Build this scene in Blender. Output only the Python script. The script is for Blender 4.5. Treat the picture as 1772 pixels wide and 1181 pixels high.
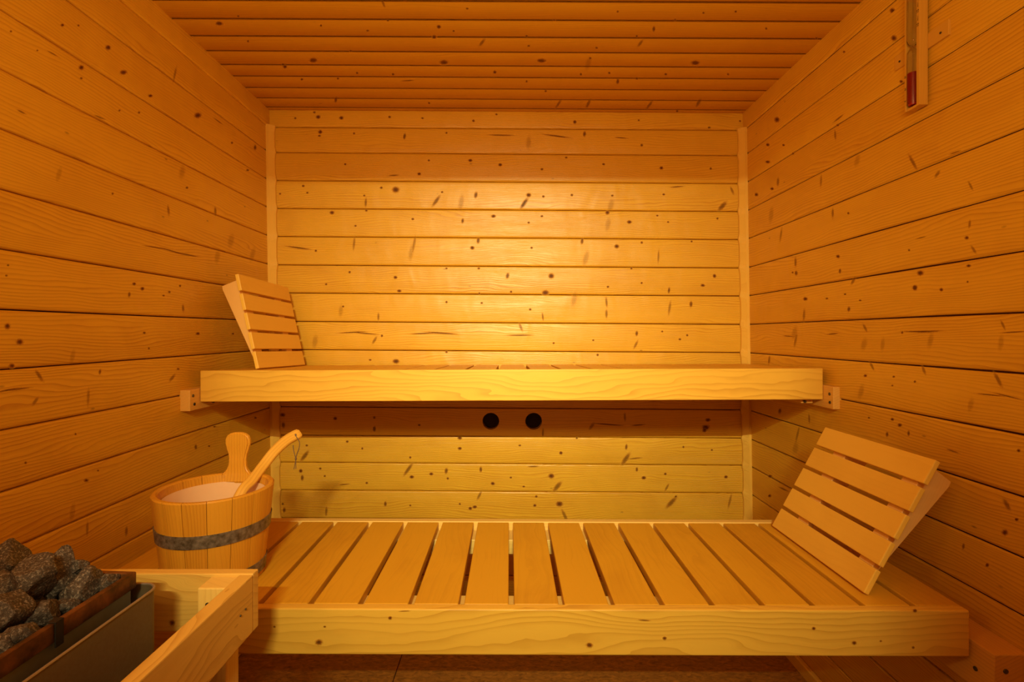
import bpy, bmesh, math, random
from mathutils import Vector, Matrix, noise
random.seed(7)
S = bpy.context.scene
C = S.collection
for o in list(bpy.data.objects): bpy.data.objects.remove(o)

# ---------------------------------------------------------------- camera, light, exposure
CZ = 1.144                                   # camera height, metres
F, VX, VY = 880.0, 882.0, 577.0              # focal length and vanishing point in photo pixels
cd = bpy.data.cameras.new('camera'); cam = bpy.data.objects.new('camera', cd); C.objects.link(cam)
cam.location = (0, 0, CZ); cam.rotation_euler = (math.pi/2, 0, 0)
cd.sensor_width = 36; cd.lens = 36*F/1772; cd.shift_x = 4/1772; cd.shift_y = -13.5/1772
cd.clip_start = 0.02
S.camera = cam
S.view_settings.view_transform = 'Standard'; S.view_settings.look = 'None'
S.view_settings.exposure = 0.0; S.view_settings.gamma = 1; S.view_settings.use_curve_mapping = False
w = bpy.data.worlds.new('world'); S.world = w; w.use_nodes = True
w.node_tree.nodes['Background'].inputs[0].default_value = (1, .62, .28, 1)
w.node_tree.nodes['Background'].inputs[1].default_value = 0.0

def area(name, loc, target, sx, sy, power, col, spread=180):
    l = bpy.data.lights.new(name, 'AREA'); l.shape = 'RECTANGLE'; l.size = sx; l.size_y = sy
    l.energy = power; l.color = col; l.spread = math.radians(spread)
    o = bpy.data.objects.new(name, l); C.objects.link(o); o.location = loc
    d = Vector(target)-Vector(loc); o.rotation_euler = d.to_track_quat('-Z', 'Y').to_euler()
    return o
# ceiling strip of the anteroom shining through the open doorway
area('anteroom_lamp', (0.03, -1.2, CZ+.93), (0.03, 2.1, CZ-.27), .30, .018, 7.5, (1, .88, .46), 49)
# the sauna's own dim lamp in the front corner above the stove, and an added fill uplight inside the doorway
def point(name, loc, r, power, col):
    l = bpy.data.lights.new(name, 'POINT'); l.energy = power; l.color = col; l.shadow_soft_size = r
    o = bpy.data.objects.new(name, l); C.objects.link(o); o.location = loc; return o
area('cabin_fill', (0, -.09, CZ+.40), (0, 1.35, CZ+1.0), .7, .12, 9.4, (1, .62, .22), 150)  # added fill, aimed up to brighten the ceiling and upper walls
point('corner_lamp', (-.80, .12, CZ+.25), .08, 4.4, (1, .62, .24))

# ---------------------------------------------------------------- shell coordinates
DB, HW, ZC = 2.10, .981, CZ+.915
def shear(v):
    s = max(0.0, v.y)/DB
    return Vector((v.x - .0150*(v.z-CZ+.1)*s, v.y, v.z - .0068*v.x*s))
def P(px, py, Y):                            # photo pixel at distance Y
    return Vector(((px-VX)*Y/F, Y, CZ-(py-VY)*Y/F))
def cast(px, py, side):                      # photo pixel to the shell surface
    d = Vector(((px-VX)/F, 1, -(py-VY)/F)); t = 1.5
    for _ in range(30):
        p = d*t+Vector((0, 0, CZ)); s = t/DB
        if side == 'B': return d*DB+Vector((0, 0, CZ))
        if side == 'L': t = (-HW+.0150*0 - .0*s - (.0150*(p.z-CZ+.1)*s))/d.x
        if side == 'R': t = (HW-(.0150*(p.z-CZ+.1)*s))/d.x
        if side == 'C': t = (ZC-CZ-.0068*p.x*s)/d.z
    return d*t+Vector((0, 0, CZ))

# ---------------------------------------------------------------- materials
def nt(name):
    m = bpy.data.materials.new(name); m.use_nodes = True; t = m.node_tree
    for n in list(t.nodes): t.nodes.remove(n)
    out = t.nodes.new('ShaderNodeOutputMaterial'); b = t.nodes.new('ShaderNodeBsdfPrincipled')
    t.links.new(b.outputs[0], out.inputs[0]); return m, t, b, out
def N(t, typ, **kw):
    n = t.nodes.new(typ)
    for k, v in kw.items():
        if k.startswith('i'): n.inputs[int(k[1:])].default_value = v
        else: setattr(n, k, v)
    return n
def mth(t, op, a, b=None, c=None, clamp=False):
    n = t.nodes.new('ShaderNodeMath'); n.operation = op; n.use_clamp = clamp
    for i, x in enumerate((a, b, c)):
        if x is None: continue
        if isinstance(x, (int, float)): n.inputs[i].default_value = x
        else: t.links.new(x, n.inputs[i])
    return n.outputs[0]
def comb(t, x, y, z):
    n = t.nodes.new('ShaderNodeCombineXYZ')
    for i, v in enumerate((x, y, z)):
        if isinstance(v, (int, float)): n.inputs[i].default_value = v
        else: t.links.new(v, n.inputs[i])
    return n.outputs[0]
def mixc(t, f, a, b, mode='MIX'):
    n = t.nodes.new('ShaderNodeMix'); n.data_type = 'RGBA'; n.blend_type = mode
    for s, v in ((n.inputs[0], f), (n.inputs[6], a), (n.inputs[7], b)):
        if isinstance(v, (int, float)): s.default_value = v
        elif isinstance(v, tuple): s.default_value = v if len(v) == 4 else v+(1,)
        else: t.links.new(v, s)
    return n.outputs[2]
def noi(t, vec, scale=1, detail=2, rough=.5, dist=0):
    n = t.nodes.new('ShaderNodeTexNoise'); n.inputs['Scale'].default_value = scale
    n.inputs['Detail'].default_value = detail; n.inputs['Roughness'].default_value = rough
    n.inputs['Distortion'].default_value = dist
    t.links.new(vec, n.inputs['Vector']); return n.outputs['Fac']

def wood(name, light, dark, rings=95, ringamp=.35, fine=.35, blotch=.25, rough=.42, warp=.012, vary=.18, spec=.5, specks=True, bump=.25, wave=0.0):
    m, t, b, out = nt(name)
    uv = t.nodes.new('ShaderNodeUVMap'); uv.uv_map = 'UVMap'
    s = t.nodes.new('ShaderNodeSeparateXYZ'); t.links.new(uv.outputs[0], s.inputs[0])
    u, v = s.outputs[0], s.outputs[1]
    at = t.nodes.new('ShaderNodeAttribute'); at.attribute_name = 'rnd'; r = at.outputs['Fac']
    rz = mth(t, 'MULTIPLY', r, 37.0)
    low = noi(t, comb(t, mth(t, 'MULTIPLY', u, 1.6), mth(t, 'MULTIPLY', v, 8.0), rz), 1, 2, .5)
    low2 = noi(t, comb(t, mth(t, 'MULTIPLY', u, 9.0), mth(t, 'MULTIPLY', v, 22.0), rz), 1, 2, .5)
    vv = mth(t, 'ADD', v, mth(t, 'MULTIPLY', mth(t, 'SUBTRACT', low, .5), warp*8))
    vv = mth(t, 'ADD', vv, mth(t, 'MULTIPLY', mth(t, 'SUBTRACT', low2, .5), warp*.9))
    ring = mth(t, 'FRACT', mth(t, 'MULTIPLY', vv, rings))
    ring = mth(t, 'POWER', ring, 2.6)
    amp = mth(t, 'MULTIPLY', noi(t, comb(t, mth(t, 'MULTIPLY', u, 1.1), mth(t, 'MULTIPLY', v, 14.0), mth(t, 'ADD', rz, 9.0)), 1, 2, .5), 1.6)
    fn = noi(t, comb(t, mth(t, 'MULTIPLY', u, 5.0), mth(t, 'MULTIPLY', vv, 420.0), rz), 1, 3, .6)
    bl = noi(t, comb(t, mth(t, 'MULTIPLY', u, 5.0), mth(t, 'MULTIPLY', v, 9.0), mth(t, 'ADD', rz, 3.0)), 1, 4, .6, .6)
    f = mth(t, 'MULTIPLY', mth(t, 'MULTIPLY', ring, amp), ringamp)
    f = mth(t, 'ADD', f, mth(t, 'MULTIPLY', mth(t, 'SUBTRACT', fn, .42), fine))
    f = mth(t, 'ADD', f, mth(t, 'MULTIPLY', mth(t, 'SUBTRACT', bl, .5), blotch*2))
    f = mth(t, 'ADD', f, mth(t, 'MULTIPLY', mth(t, 'SUBTRACT', r, .5), vary), None, True)
    col = mixc(t, f, light, dark)
    if specks:                                # pin knots scattered by nature
        vo = t.nodes.new('ShaderNodeTexVoronoi'); vo.inputs['Scale'].default_value = 1
        t.links.new(comb(t, mth(t, 'MULTIPLY', u, 9.0), mth(t, 'MULTIPLY', v, 22.0), rz), vo.inputs['Vector'])
        sp = t.nodes.new('ShaderNodeSeparateColor'); t.links.new(vo.outputs['Color'], sp.inputs[0])
        on = mth(t, 'GREATER_THAN', sp.outputs[0], .72)
        k = mth(t, 'MULTIPLY', mth(t, 'SUBTRACT', 1.0, mth(t, 'MULTIPLY', vo.outputs['Distance'], 13.0), None, True), on)
        col = mixc(t, mth(t, 'MULTIPLY', k, .75), col, (.10, .035, .012))
    t.links.new(col, b.inputs['Base Color'])
    t.links.new(mth(t, 'ADD', rough-.08, mth(t, 'MULTIPLY', fn, .16)), b.inputs['Roughness'])
    b.inputs['Specular IOR Level'].default_value = spec
    bp = t.nodes.new('ShaderNodeBump'); bp.inputs['Strength'].default_value = bump; bp.inputs['Distance'].default_value = .0015
    hgt = mth(t, 'ADD', fn, mth(t, 'MULTIPLY', mth(t, 'MULTIPLY', ring, amp), .6))
    if wave:                                  # planing ripples running across the board
        wv = noi(t, comb(t, mth(t, 'MULTIPLY', u, 13.0), mth(t, 'MULTIPLY', v, 6.0), mth(t, 'ADD', rz, 5.0)), 1, 1, .4, .4)
        wv = mth(t, 'POWER', wv, 2.0)
        hgt = mth(t, 'ADD', hgt, mth(t, 'MULTIPLY', wv, wave))
    t.links.new(hgt, bp.inputs['Height']); t.links.new(bp.outputs[0], b.inputs['Normal'])
    return m
M = {}
M['wall'] = wood('spruce_wall', (.82, .47, .034), (.56, .24, .012), rings=130, ringamp=.75, fine=.6, blotch=.40, vary=.34, rough=.36, wave=5.0, bump=.4)
M['ceil'] = wood('spruce_ceiling', (.72, .39, .018), (.50, .20, .008), rings=110, ringamp=.5, fine=.5, blotch=.3, vary=.3, rough=.5)
M['trim'] = wood('spruce_trim', (.90, .56, .085), (.72, .38, .05), rings=200, ringamp=.25, rough=.5, specks=False)
M['fascia'] = wood('spruce_fascia', (.86, .51, .065), (.56, .26, .022), rings=62, ringamp=.65, fine=.25, blotch=.16, warp=.022, rough=.38, specks=False, bump=.12)
M['slat'] = wood('abachi_slat', (.76, .40, .022), (.54, .235, .012), rings=60, ringamp=.3, fine=.5, blotch=.62, rough=.42, warp=.02, vary=.45, specks=False, bump=.1)
M['head'] = wood('abachi_headrest', (.90, .54, .07), (.72, .37, .035), rings=70, ringamp=.12, fine=.22, blotch=.35, rough=.5, vary=.25, specks=False, bump=.1)
M['wedge'] = wood('pale_wedge', (.88, .52, .15), (.70, .37, .09), rings=120, ringamp=.2, fine=.2, blotch=.2, rough=.5, specks=False, bump=.05)
M['batten'] = wood('batten_wood', (.82, .46, .09), (.60, .29, .05), rings=110, ringamp=.5, rough=.5, specks=False)
M['rail'] = wood('rail_wood', (.90, .60, .15), (.70, .40, .08), rings=110, ringamp=.4, rough=.5, specks=False)
M['guard'] = wood('guard_spruce', (.82, .50, .10), (.58, .29, .045), rings=60, ringamp=.7, fine=.25, blotch=.14, warp=.03, rough=.42, specks=False)
M['bucket'] = wood('larch_stave', (.70, .32, .022), (.46, .165, .010), rings=150, ringamp=.7, fine=.4, blotch=.22, rough=.38, warp=.008, vary=.45, specks=False)
M['ladle'] = wood('ladle_wood', (.80, .43, .06), (.54, .24, .025), rings=150, ringamp=.6, fine=.4, blotch=.2, rough=.4, warp=.006, specks=False)
M['timer'] = wood('timer_wood', (.72, .40, .05), (.56, .29, .03), rings=200, ringamp=.25, rough=.5, specks=False, bump=.05)

def plain(name, col, rough=.5, metal=0, spec=.5, var=None, vscale=30, bump=0, trans=0, detail=4):
    m, t, b, out = nt(name)
    b.inputs['Roughness'].default_value = rough; b.inputs['Metallic'].default_value = metal
    b.inputs['Specular IOR Level'].default_value = spec
    tc = t.nodes.new('ShaderNodeTexCoord')
    if var is None: var = tuple(c*.85 for c in col)
    n = noi(t, tc.outputs['Object'], vscale, detail, .6)
    rmp = t.nodes.new('ShaderNodeMapRange'); rmp.inputs[1].default_value = .35; rmp.inputs[2].default_value = .65
    t.links.new(n, rmp.inputs[0])
    t.links.new(mixc(t, rmp.outputs[0], col, var), b.inputs['Base Color'])
    if bump:
        bp = t.nodes.new('ShaderNodeBump'); bp.inputs['Strength'].default_value = bump; bp.inputs['Distance'].default_value = .001
        t.links.new(n, bp.inputs['Height']); t.links.new(bp.outputs[0], b.inputs['Normal'])
    if trans: b.inputs['Transmission Weight'].default_value = trans; b.inputs['IOR'].default_value = 1.3
    return m
M['groove'] = plain('groove_shadow_wood', (.16, .06, .015), .9, spec=.1)
M['backing'] = plain('wall_backing', (.06, .018, .004), .95, spec=.05)
M['band'] = plain('galvanised_band', (.30, .25, .19), .45, .45, var=(.10, .075, .045), vscale=75, bump=.4)
M['liner'] = plain('pale_liner', (.84, .55, .32), .22, spec=.6, var=(.80, .49, .27), vscale=6)
M['screw'] = plain('screw_steel', (.12, .11, .09), .35, .8)
M['cord'] = plain('leather_cord', (.16, .09, .05), .8)
M['shell'] = plain('stove_shell', (.15, .115, .065), .45, .35, var=(.135, .10, .055), vscale=220, bump=.05)
M['inner'] = plain('stove_inner_sheet', (.46, .46, .44), .32, .8, var=(.36, .35, .31), vscale=18)
M['rim'] = plain('stove_rim_highlight', (.46, .40, .32), .35, .6)
M['rust'] = plain('rusted_tray', (.25, .10, .032), .36, .5, var=(.05, .026, .013), vscale=32, bump=.4)
M['blackmetal'] = plain('black_metal', (.02, .014, .010), .7, .3)  # near-black metal for the stone basket, clip, base and legs
M['sand'] = plain('red_sand', (.42, .008, .005), .35, var=(.34, .006, .004), vscale=60)
M['ink'] = plain('black_ink', (.02, .015, .01), .6)
M['vent'] = plain('vent_dark', (.035, .022, .012), .9)
m, t, b, out = nt('clear_glass'); b.inputs['Transmission Weight'].default_value = 1; b.inputs['Roughness'].default_value = .02; b.inputs['IOR'].default_value = 1.25
M['glass'] = m
# knots let into the boards: dark heart, brown ring, edge fading into the wood around it
m, t, b, out = nt('knot')
a = t.nodes.new('ShaderNodeAttribute'); a.attribute_name = 'kr'
a2 = t.nodes.new('ShaderNodeAttribute'); a2.attribute_name = 'ks'
tc = t.nodes.new('ShaderNodeTexCoord'); n = noi(t, tc.outputs['Object'], 260, 3)
rr = mth(t, 'ADD', a.outputs['Fac'], mth(t, 'MULTIPLY', mth(t, 'SUBTRACT', n, .5), .35))
cr = t.nodes.new('ShaderNodeValToRGB'); t.links.new(rr, cr.inputs[0])
e = cr.color_ramp.elements; e[0].position = .15; e[0].color = (.12, .035, .006, 1); e[1].position = .84; e[1].color = (.95, .62, .09, 1); y_ = e.new(.62); y_.color = (.56, .25, .02, 1)
x = e.new(.42); x.color = (.27, .09, .010, 1)
t.links.new(cr.outputs[0], b.inputs['Base Color']); b.inputs['Roughness'].default_value = .6; b.inputs['Specular IOR Level'].default_value = .15
tr = t.nodes.new('ShaderNodeBsdfTransparent'); mx = t.nodes.new('ShaderNodeMixShader')
mr = t.nodes.new('ShaderNodeMapRange'); mr.inputs[1].default_value = .98; mr.inputs[2].default_value = .45; mr.inputs[3].default_value = 0; mr.inputs[4].default_value = 1
t.links.new(rr, mr.inputs[0])
t.links.new(mth(t, 'MULTIPLY', mr.outputs[0], a2.outputs['Fac'], None, True), mx.inputs[0])
t.links.new(tr.outputs[0], mx.inputs[1]); t.links.new(b.outputs[0], mx.inputs[2]); t.links.new(mx.outputs[0], out.inputs[0])
M['knot'] = m
# granite stones
m, t, b, out = nt('sauna_granite')
tc = t.nodes.new('ShaderNodeTexCoord'); n1 = noi(t, tc.outputs['Object'], 320, 3, .7); n2 = noi(t, tc.outputs['Object'], 35, 4, .6)
cr = t.nodes.new('ShaderNodeValToRGB'); t.links.new(n1, cr.inputs[0])
e = cr.color_ramp.elements; e[0].position = .40; e[0].color = (.03, .026, .024, 1); e[1].position = .68; e[1].color = (.50, .44, .38, 1)
x = e.new(.52); x.color = (.085, .07, .06, 1)
t.links.new(mixc(t, mth(t, 'MULTIPLY', n2, .8), cr.outputs[0], (.09, .062, .042)), b.inputs['Base Color'])
b.inputs['Roughness'].default_value = .62
bp = t.nodes.new('ShaderNodeBump'); bp.inputs['Strength'].default_value = .7; bp.inputs['Distance'].default_value = .003
t.links.new(mth(t, 'ADD', n1, n2), bp.inputs['Height']); t.links.new(bp.outputs[0], b.inputs['Normal'])
M['stone'] = m
# floor sheet
m, t, b, out = nt('particle_board_floor')
tc = t.nodes.new('ShaderNodeTexCoord'); mp = t.nodes.new('ShaderNodeMapping'); mp.inputs['Scale'].default_value = (40, 90, 1)
t.links.new(tc.outputs['Object'], mp.inputs[0]); n1 = noi(t, mp.outputs[0], 1, 5, .65, .8); n2 = noi(t, tc.outputs['Object'], 6, 3)
cr = t.nodes.new('ShaderNodeValToRGB'); t.links.new(n1, cr.inputs[0])
e = cr.color_ramp.elements; e[0].position = .3; e[0].color = (.16, .06, .010, 1); e[1].position = .7; e[1].color = (.66, .29, .04, 1)
t.links.new(mixc(t, mth(t, 'MULTIPLY', n2, .5), cr.outputs[0], (.22, .10, .03)), b.inputs['Base Color']); b.inputs['Roughness'].default_value = .5
M['floor'] = m

# ---------------------------------------------------------------- mesh helpers
def new_bm():
    bm = bmesh.new(); bm.loops.layers.uv.new('UVMap')
    bm.verts.layers.float.new('rnd'); bm.verts.layers.float.new('kr'); bm.verts.layers.float.new('ks')
    return bm
MAT = {}
def obj(name, bm, mats, parent=None, smooth=False, world=True):
    if not isinstance(mats, (list, tuple)): mats = [mats]
    if parent is not None and world: bm.transform(MAT[parent.name].inverted())
    bmesh.ops.recalc_face_normals(bm, faces=bm.faces) if not bm.get('keep') else None
    me = bpy.data.meshes.new(name); bm.to_mesh(me); bm.free()
    for mm in mats: me.materials.append(M[mm])
    if smooth:
        for p in me.polygons: p.use_smooth = True
    o = bpy.data.objects.new(name, me); C.objects.link(o)
    if parent is not None: o.parent = parent
    MAT[o.name] = MAT[parent.name] if parent is not None else Matrix()
    return o
class BM(dict): pass
def obj_(name, bm, mats, parent=None, smooth=False, recalc=True):
    if not isinstance(mats, (list, tuple)): mats = [mats]
    if parent is not None: bm.transform(MAT[parent.name].inverted())
    if recalc: bmesh.ops.recalc_face_normals(bm, faces=list(bm.faces))
    me = bpy.data.meshes.new(name); bm.to_mesh(me); bm.free()
    for mm in mats: me.materials.append(M[mm])
    if smooth:
        for p in me.polygons: p.use_smooth = True
        me.set_sharp_from_angle(angle=math.radians(40))
    o = bpy.data.objects.new(name, me); C.objects.link(o)
    if parent is not None: o.parent = parent
    MAT[o.name] = MAT[parent.name] if parent is not None else Matrix()
    return o
obj = obj_
def tag(o, label=None, cat=None, group=None, kind=None):
    if label: o['label'] = label
    if cat: o['category'] = cat
    if group: o['group'] = group
    if kind: o['kind'] = kind
    return o
def thing(name, label, cat, loc, rot=(0, 0, 0), group=None):
    from mathutils import Euler
    o = bpy.data.objects.new(name, None); C.objects.link(o); o.location = loc; o.rotation_euler = rot
    o.empty_display_size = .05
    MAT[o.name] = Matrix.Translation(Vector(loc)) @ Euler(rot).to_matrix().to_4x4()
    return tag(o, label, cat, group)
def base_mesh(o, loc):                        # move a single mesh thing's origin to its base
    loc = Vector(loc); o.data.transform(Matrix.Translation(-loc)); o.location = loc
    MAT[o.name] = Matrix.Translation(loc); return o

def frame(o, xdir, ydir):
    x = Vector(xdir).normalized(); y = Vector(ydir); y = (y-x*y.dot(x)).normalized(); z = x.cross(y)
    m = Matrix((x, y, z)).transposed().to_4x4(); m.translation = Vector(o); return m
def plank(bm, L, W, T, mat=Matrix(), bev=.0015, rnd=None, mi=0):
    """box centred on its origin, grain along local x, width y, thickness z"""
    rnd = random.random() if rnd is None else rnd
    r = bmesh.ops.create_cube(bm, size=1.0); vs = r['verts']
    for v in vs: v.co = Vector((v.co.x*L, v.co.y*W, v.co.z*T))
    if bev:
        es = list({e for v in vs for e in v.link_edges})
        rr = bmesh.ops.bevel(bm, geom=es, offset=bev, segments=2, affect='EDGES', profile=.5)
        vs = list({v for f in rr['faces'] for v in f.verts} | {v for v in vs if v.is_valid})
    fs = list({f for v in vs for f in v.link_faces})
    bm.normal_update()
    uvl = bm.loops.layers.uv['UVMap']; rl = bm.verts.layers.float['rnd']
    ou, ov = random.random()*20, random.random()*8
    for f in fs:
        n = f.normal; f.material_index = mi
        for l in f.loops:
            c = l.vert.co
            if abs(n.x) > max(abs(n.y), abs(n.z)): uv = (c.y*.25+ou, c.z+c.y*.5+ov)
            elif abs(n.z) >= abs(n.y): uv = (c.x+ou, c.y+ov)
            else: uv = (c.x+ou, c.z+W/2+ov)
            l[uvl].uv = uv
    for v in vs: v[rl] = rnd; v.co = mat @ v.co
    return vs
def box(bm, a, b, grain='x', bev=.0015, rnd=None, mi=0):
    a, b = Vector(a), Vector(b); c = (a+b)/2; d = b-a; d = Vector([abs(q) for q in d])
    if grain == 'x': return plank(bm, d.x, max(d.y, 1e-5), d.z, frame(c, (1, 0, 0), (0, 1, 0)), bev, rnd, mi)
    if grain == 'y': return plank(bm, d.y, d.x, d.z, frame(c, (0, 1, 0), (-1, 0, 0)), bev, rnd, mi)
    return plank(bm, d.z, d.x, d.y, frame(c, (0, 0, 1), (1, 0, 0)), bev, rnd, mi)
def strip(bm, P0, dl, L, dv, W, n, rnd=None, seg=1, gap=.0024, cham=.0045, dep=.012):
    """a tongue and groove board: rounded long edges, dark joint behind"""
    rnd = random.random() if rnd is None else rnd
    prof = [(gap*.5, -dep-.006), (gap*.5, -.0045), (gap*.5+.0012, -.0022), (gap*.5+cham*.6, -.0006), (cham+.004, 0), (W-cham-.003, 0), (W-gap*.5-.0022, -.0006), (W-gap*.5-.0006, -.002), (W-gap*.5, -dep-.006)]
    uvl = bm.loops.layers.uv['UVMap']; rl = bm.verts.layers.float['rnd']
    ou, ov = random.random()*20, random.random()*8
    P0, dl, dv, n = map(Vector, (P0, dl, dv, n))
    rows = []
    for i in range(seg+1):
        a = L*i/seg; row = []
        for (v_, d_) in prof:
            vt = bm.verts.new(P0+dl*a+dv*v_+n*d_); vt[rl] = rnd; row.append((vt, (a+ou, v_+ov)))
        rows.append(row)
    for i in range(seg):
        for j in range(len(prof)-1):
            q = [rows[i][j], rows[i+1][j], rows[i+1][j+1], rows[i][j+1]]
            f = bm.faces.new([x[0] for x in q])
            for l, x in zip(f.loops, q): l[uvl].uv = x[1]
            f.smooth = True
            if f.calc_center_median() and False: pass
            f.normal_update()
            if f.normal.dot(n) < -1e-3 or (abs(f.normal.dot(n)) < 1e-3 and False): f.normal_flip()
def quad(bm, pts, mi=0):
    f = bm.faces.new([bm.verts.new(Vector(p)) for p in pts]); f.material_index = mi; return f
def tube(bm, pts, rad, seg=10, cap=True, rnd=.5, mi=0, flat=1.0, up=Vector((0, 0, 1))):
    pts = [Vector(p) for p in pts]; n = len(pts)
    if isinstance(rad, (int, float)): rad = [rad]*n
    rl = bm.verts.layers.float['rnd']; uvl = bm.loops.layers.uv['UVMap']; rings = []; s = 0
    for i, p in enumerate(pts):
        d = (pts[min(i+1, n-1)]-pts[max(i-1, 0)]).normalized()
        a = d.cross(up)
        a = a.normalized() if a.length > 1e-4 else d.orthogonal().normalized()
        bb = d.cross(a)
        if i: s += (p-pts[i-1]).length
        ring = []
        for k in range(seg):
            t_ = 2*math.pi*k/seg
            v = bm.verts.new(p+a*math.cos(t_)*rad[i]+bb*math.sin(t_)*rad[i]*flat); v[rl] = rnd; ring.append((v, s, k/seg*2*math.pi*rad[i]))
        rings.append(ring)
    for i in range(n-1):
        for k in range(seg):
            q = [rings[i][k], rings[i][(k+1) % seg], rings[i+1][(k+1) % seg], rings[i+1][k]]
            f = bm.faces.new([x[0] for x in q]); f.material_index = mi; f.smooth = True
            for l, x in zip(f.loops, q): l[uvl].uv = (x[1], x[2])
    if cap:
        for r_ in (rings[0], rings[-1]):
            f = bm.faces.new([x[0] for x in r_]); f.material_index = mi
def disc(bm, c, n, r, h, seg=14, mi=0):
    c = Vector(c); n = Vector(n).normalized()
    tube(bm, [c-n*h/2, c+n*h/2], r, seg, mi=mi, up=Vector((0.3, .2, .93)))
def lathe(bm, prof, c, seg=64, mi=0):
    """prof: list of (r, z), closed outline turned about the vertical axis"""
    rl = bm.verts.layers.float['rnd']; rings = []
    for (r, z) in prof:
        rings.append([bm.verts.new(Vector(c)+Vector((r*math.cos(2*math.pi*k/seg), r*math.sin(2*math.pi*k/seg), z))) for k in range(seg)])
    for i in range(len(prof)-1):
        for k in range(seg):
            f = bm.faces.new([rings[i][k], rings[i][(k+1) % seg], rings[i+1][(k+1) % seg], rings[i+1][k]]); f.material_index = mi; f.smooth = True
    return rings

# ---------------------------------------------------------------- knots seen in the photograph
KT = {'s': (2.3, 2.0, 0, .7), 'd': (3.8, 3.2, 0, .85), 'b': (6.0, 5.2, 0, .8), 'c': (8, 4.2, 0, .7),
      't': (2.6, 8.5, 0, .42), 'T': (2.6, 14, 8, .34), 'g': (3.0, 9, 32, .40), 'G': (4.5, 13, 38, .5), 'k': (3.0, 9, -28, .4),
      'K': (4.5, 15, -30, .42), 'h': (11, 1.3, 0, .55), 'H': (27, 1.5, 2, .6), 'f': (5.5, 13, 10, .18), 'm': (3.2, 5.0, 5, .6)}
def knots(bm, side, lst, n=12, nrm=None, plane=None, mi=1):
    kr = bm.verts.layers.float['kr']; ks = bm.verts.layers.float['ks']
    for (px, py, k) in lst:
        rx, ry, an, st = KT[k]; rx *= random.uniform(.85, 1.2); ry *= random.uniform(.85, 1.2)
        an = math.radians(an+random.uniform(-6, 6)); out = []
        if k in 'tTgGkKfm': rx *= .85
        sz = 1.35
        if side in 'LR':                      # boards recede here: follow the wall's scale
            sz *= .95; an *= (-.8 if side == 'L' and k in 'hH' else 1)
            if k in 'hH': an += math.atan2((py-VY), (px-VX)) if side == 'R' else math.atan2(-(py-VY), -(px-VX))
        def pt(a, s):
            x, y = rx*sz*math.cos(a)*s, ry*sz*math.sin(a)*s
            q = (px+x*math.cos(an)-y*math.sin(an), py+x*math.sin(an)+y*math.cos(an))
            p = plane(*q) if plane else cast(q[0], q[1], side)
            return p
        nn = nrm
        mid = []
        c = bm.verts.new(pt(0, 0)+nn*.0005); c[kr] = 0; c[ks] = st
        for s in (.5, 1.0):
            ring = []
            for i in range(n):
                v = bm.verts.new(pt(2*math.pi*i/n, s)+nn*.0005); v[kr] = s; v[ks] = st; ring.append(v)
            mid.append(ring)
        for i in range(n):
            j = (i+1) % n
            fs = [bm.faces.new([c, mid[0][i], mid[0][j]]), bm.faces.new([mid[0][i], mid[1][i], mid[1][j], mid[0][j]])]
            for f in fs:
                f.normal_update(); f.material_index = mi
                if f.normal.dot(nn) < 0: f.normal_flip()
def zl(lst, sc, ox, oy): return [(x/sc+ox, y/sc+oy, k) for (x, y, k) in lst]

# ---------------------------------------------------------------- the room shell
YF = -.12                                     # inside of the front wall
ztop = CZ+.915
lines_px = [194, 222.7, 266.5, 315, 363.4, 412, 461.2, 509.8, 559, 608, 657.2, 707.2, 756.5, 803.5, 851.5, 900]
zs = [CZ+(577-y)*DB/F for y in lines_px]
while zs[-1] > .10: zs.append(zs[-1]-.1165)
zs[-1] = 0.0
# back wall, with two round vent openings cut through it
bm = new_bm()
for i in range(len(zs)-1):
    strip(bm, (-HW, DB, zs[i+1]), (1, 0, 0), 2*HW, (0, 0, 1), zs[i]-zs[i+1]+(.009 if i == 0 else 0), (0, -1, 0), rnd=random.uniform(.15, .75))
quad(bm, [(-HW-.03, DB+.010, -.02), (HW+.03, DB+.010, -.02), (HW+.03, DB+.010, ztop+.02), (-HW-.03, DB+.010, ztop+.02)], 2)
for v in bm.verts: v.co = shear(v.co)
back = tag(obj('wall_back', bm, ['wall', 'knot', 'backing'], recalc=False), kind='structure')
VENTS = [P(849.3, 729.5, DB), P(923.5, 729.5, DB)]
cb = new_bm()
for c in VENTS: disc(cb, c, (0, 1, 0), .0355, .10, 48)
cut = obj('vent_cutter', cb, 'vent')
md = back.modifiers.new('holes', 'BOOLEAN'); md.object = cut; md.operation = 'DIFFERENCE'; md.solver = 'EXACT'
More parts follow.
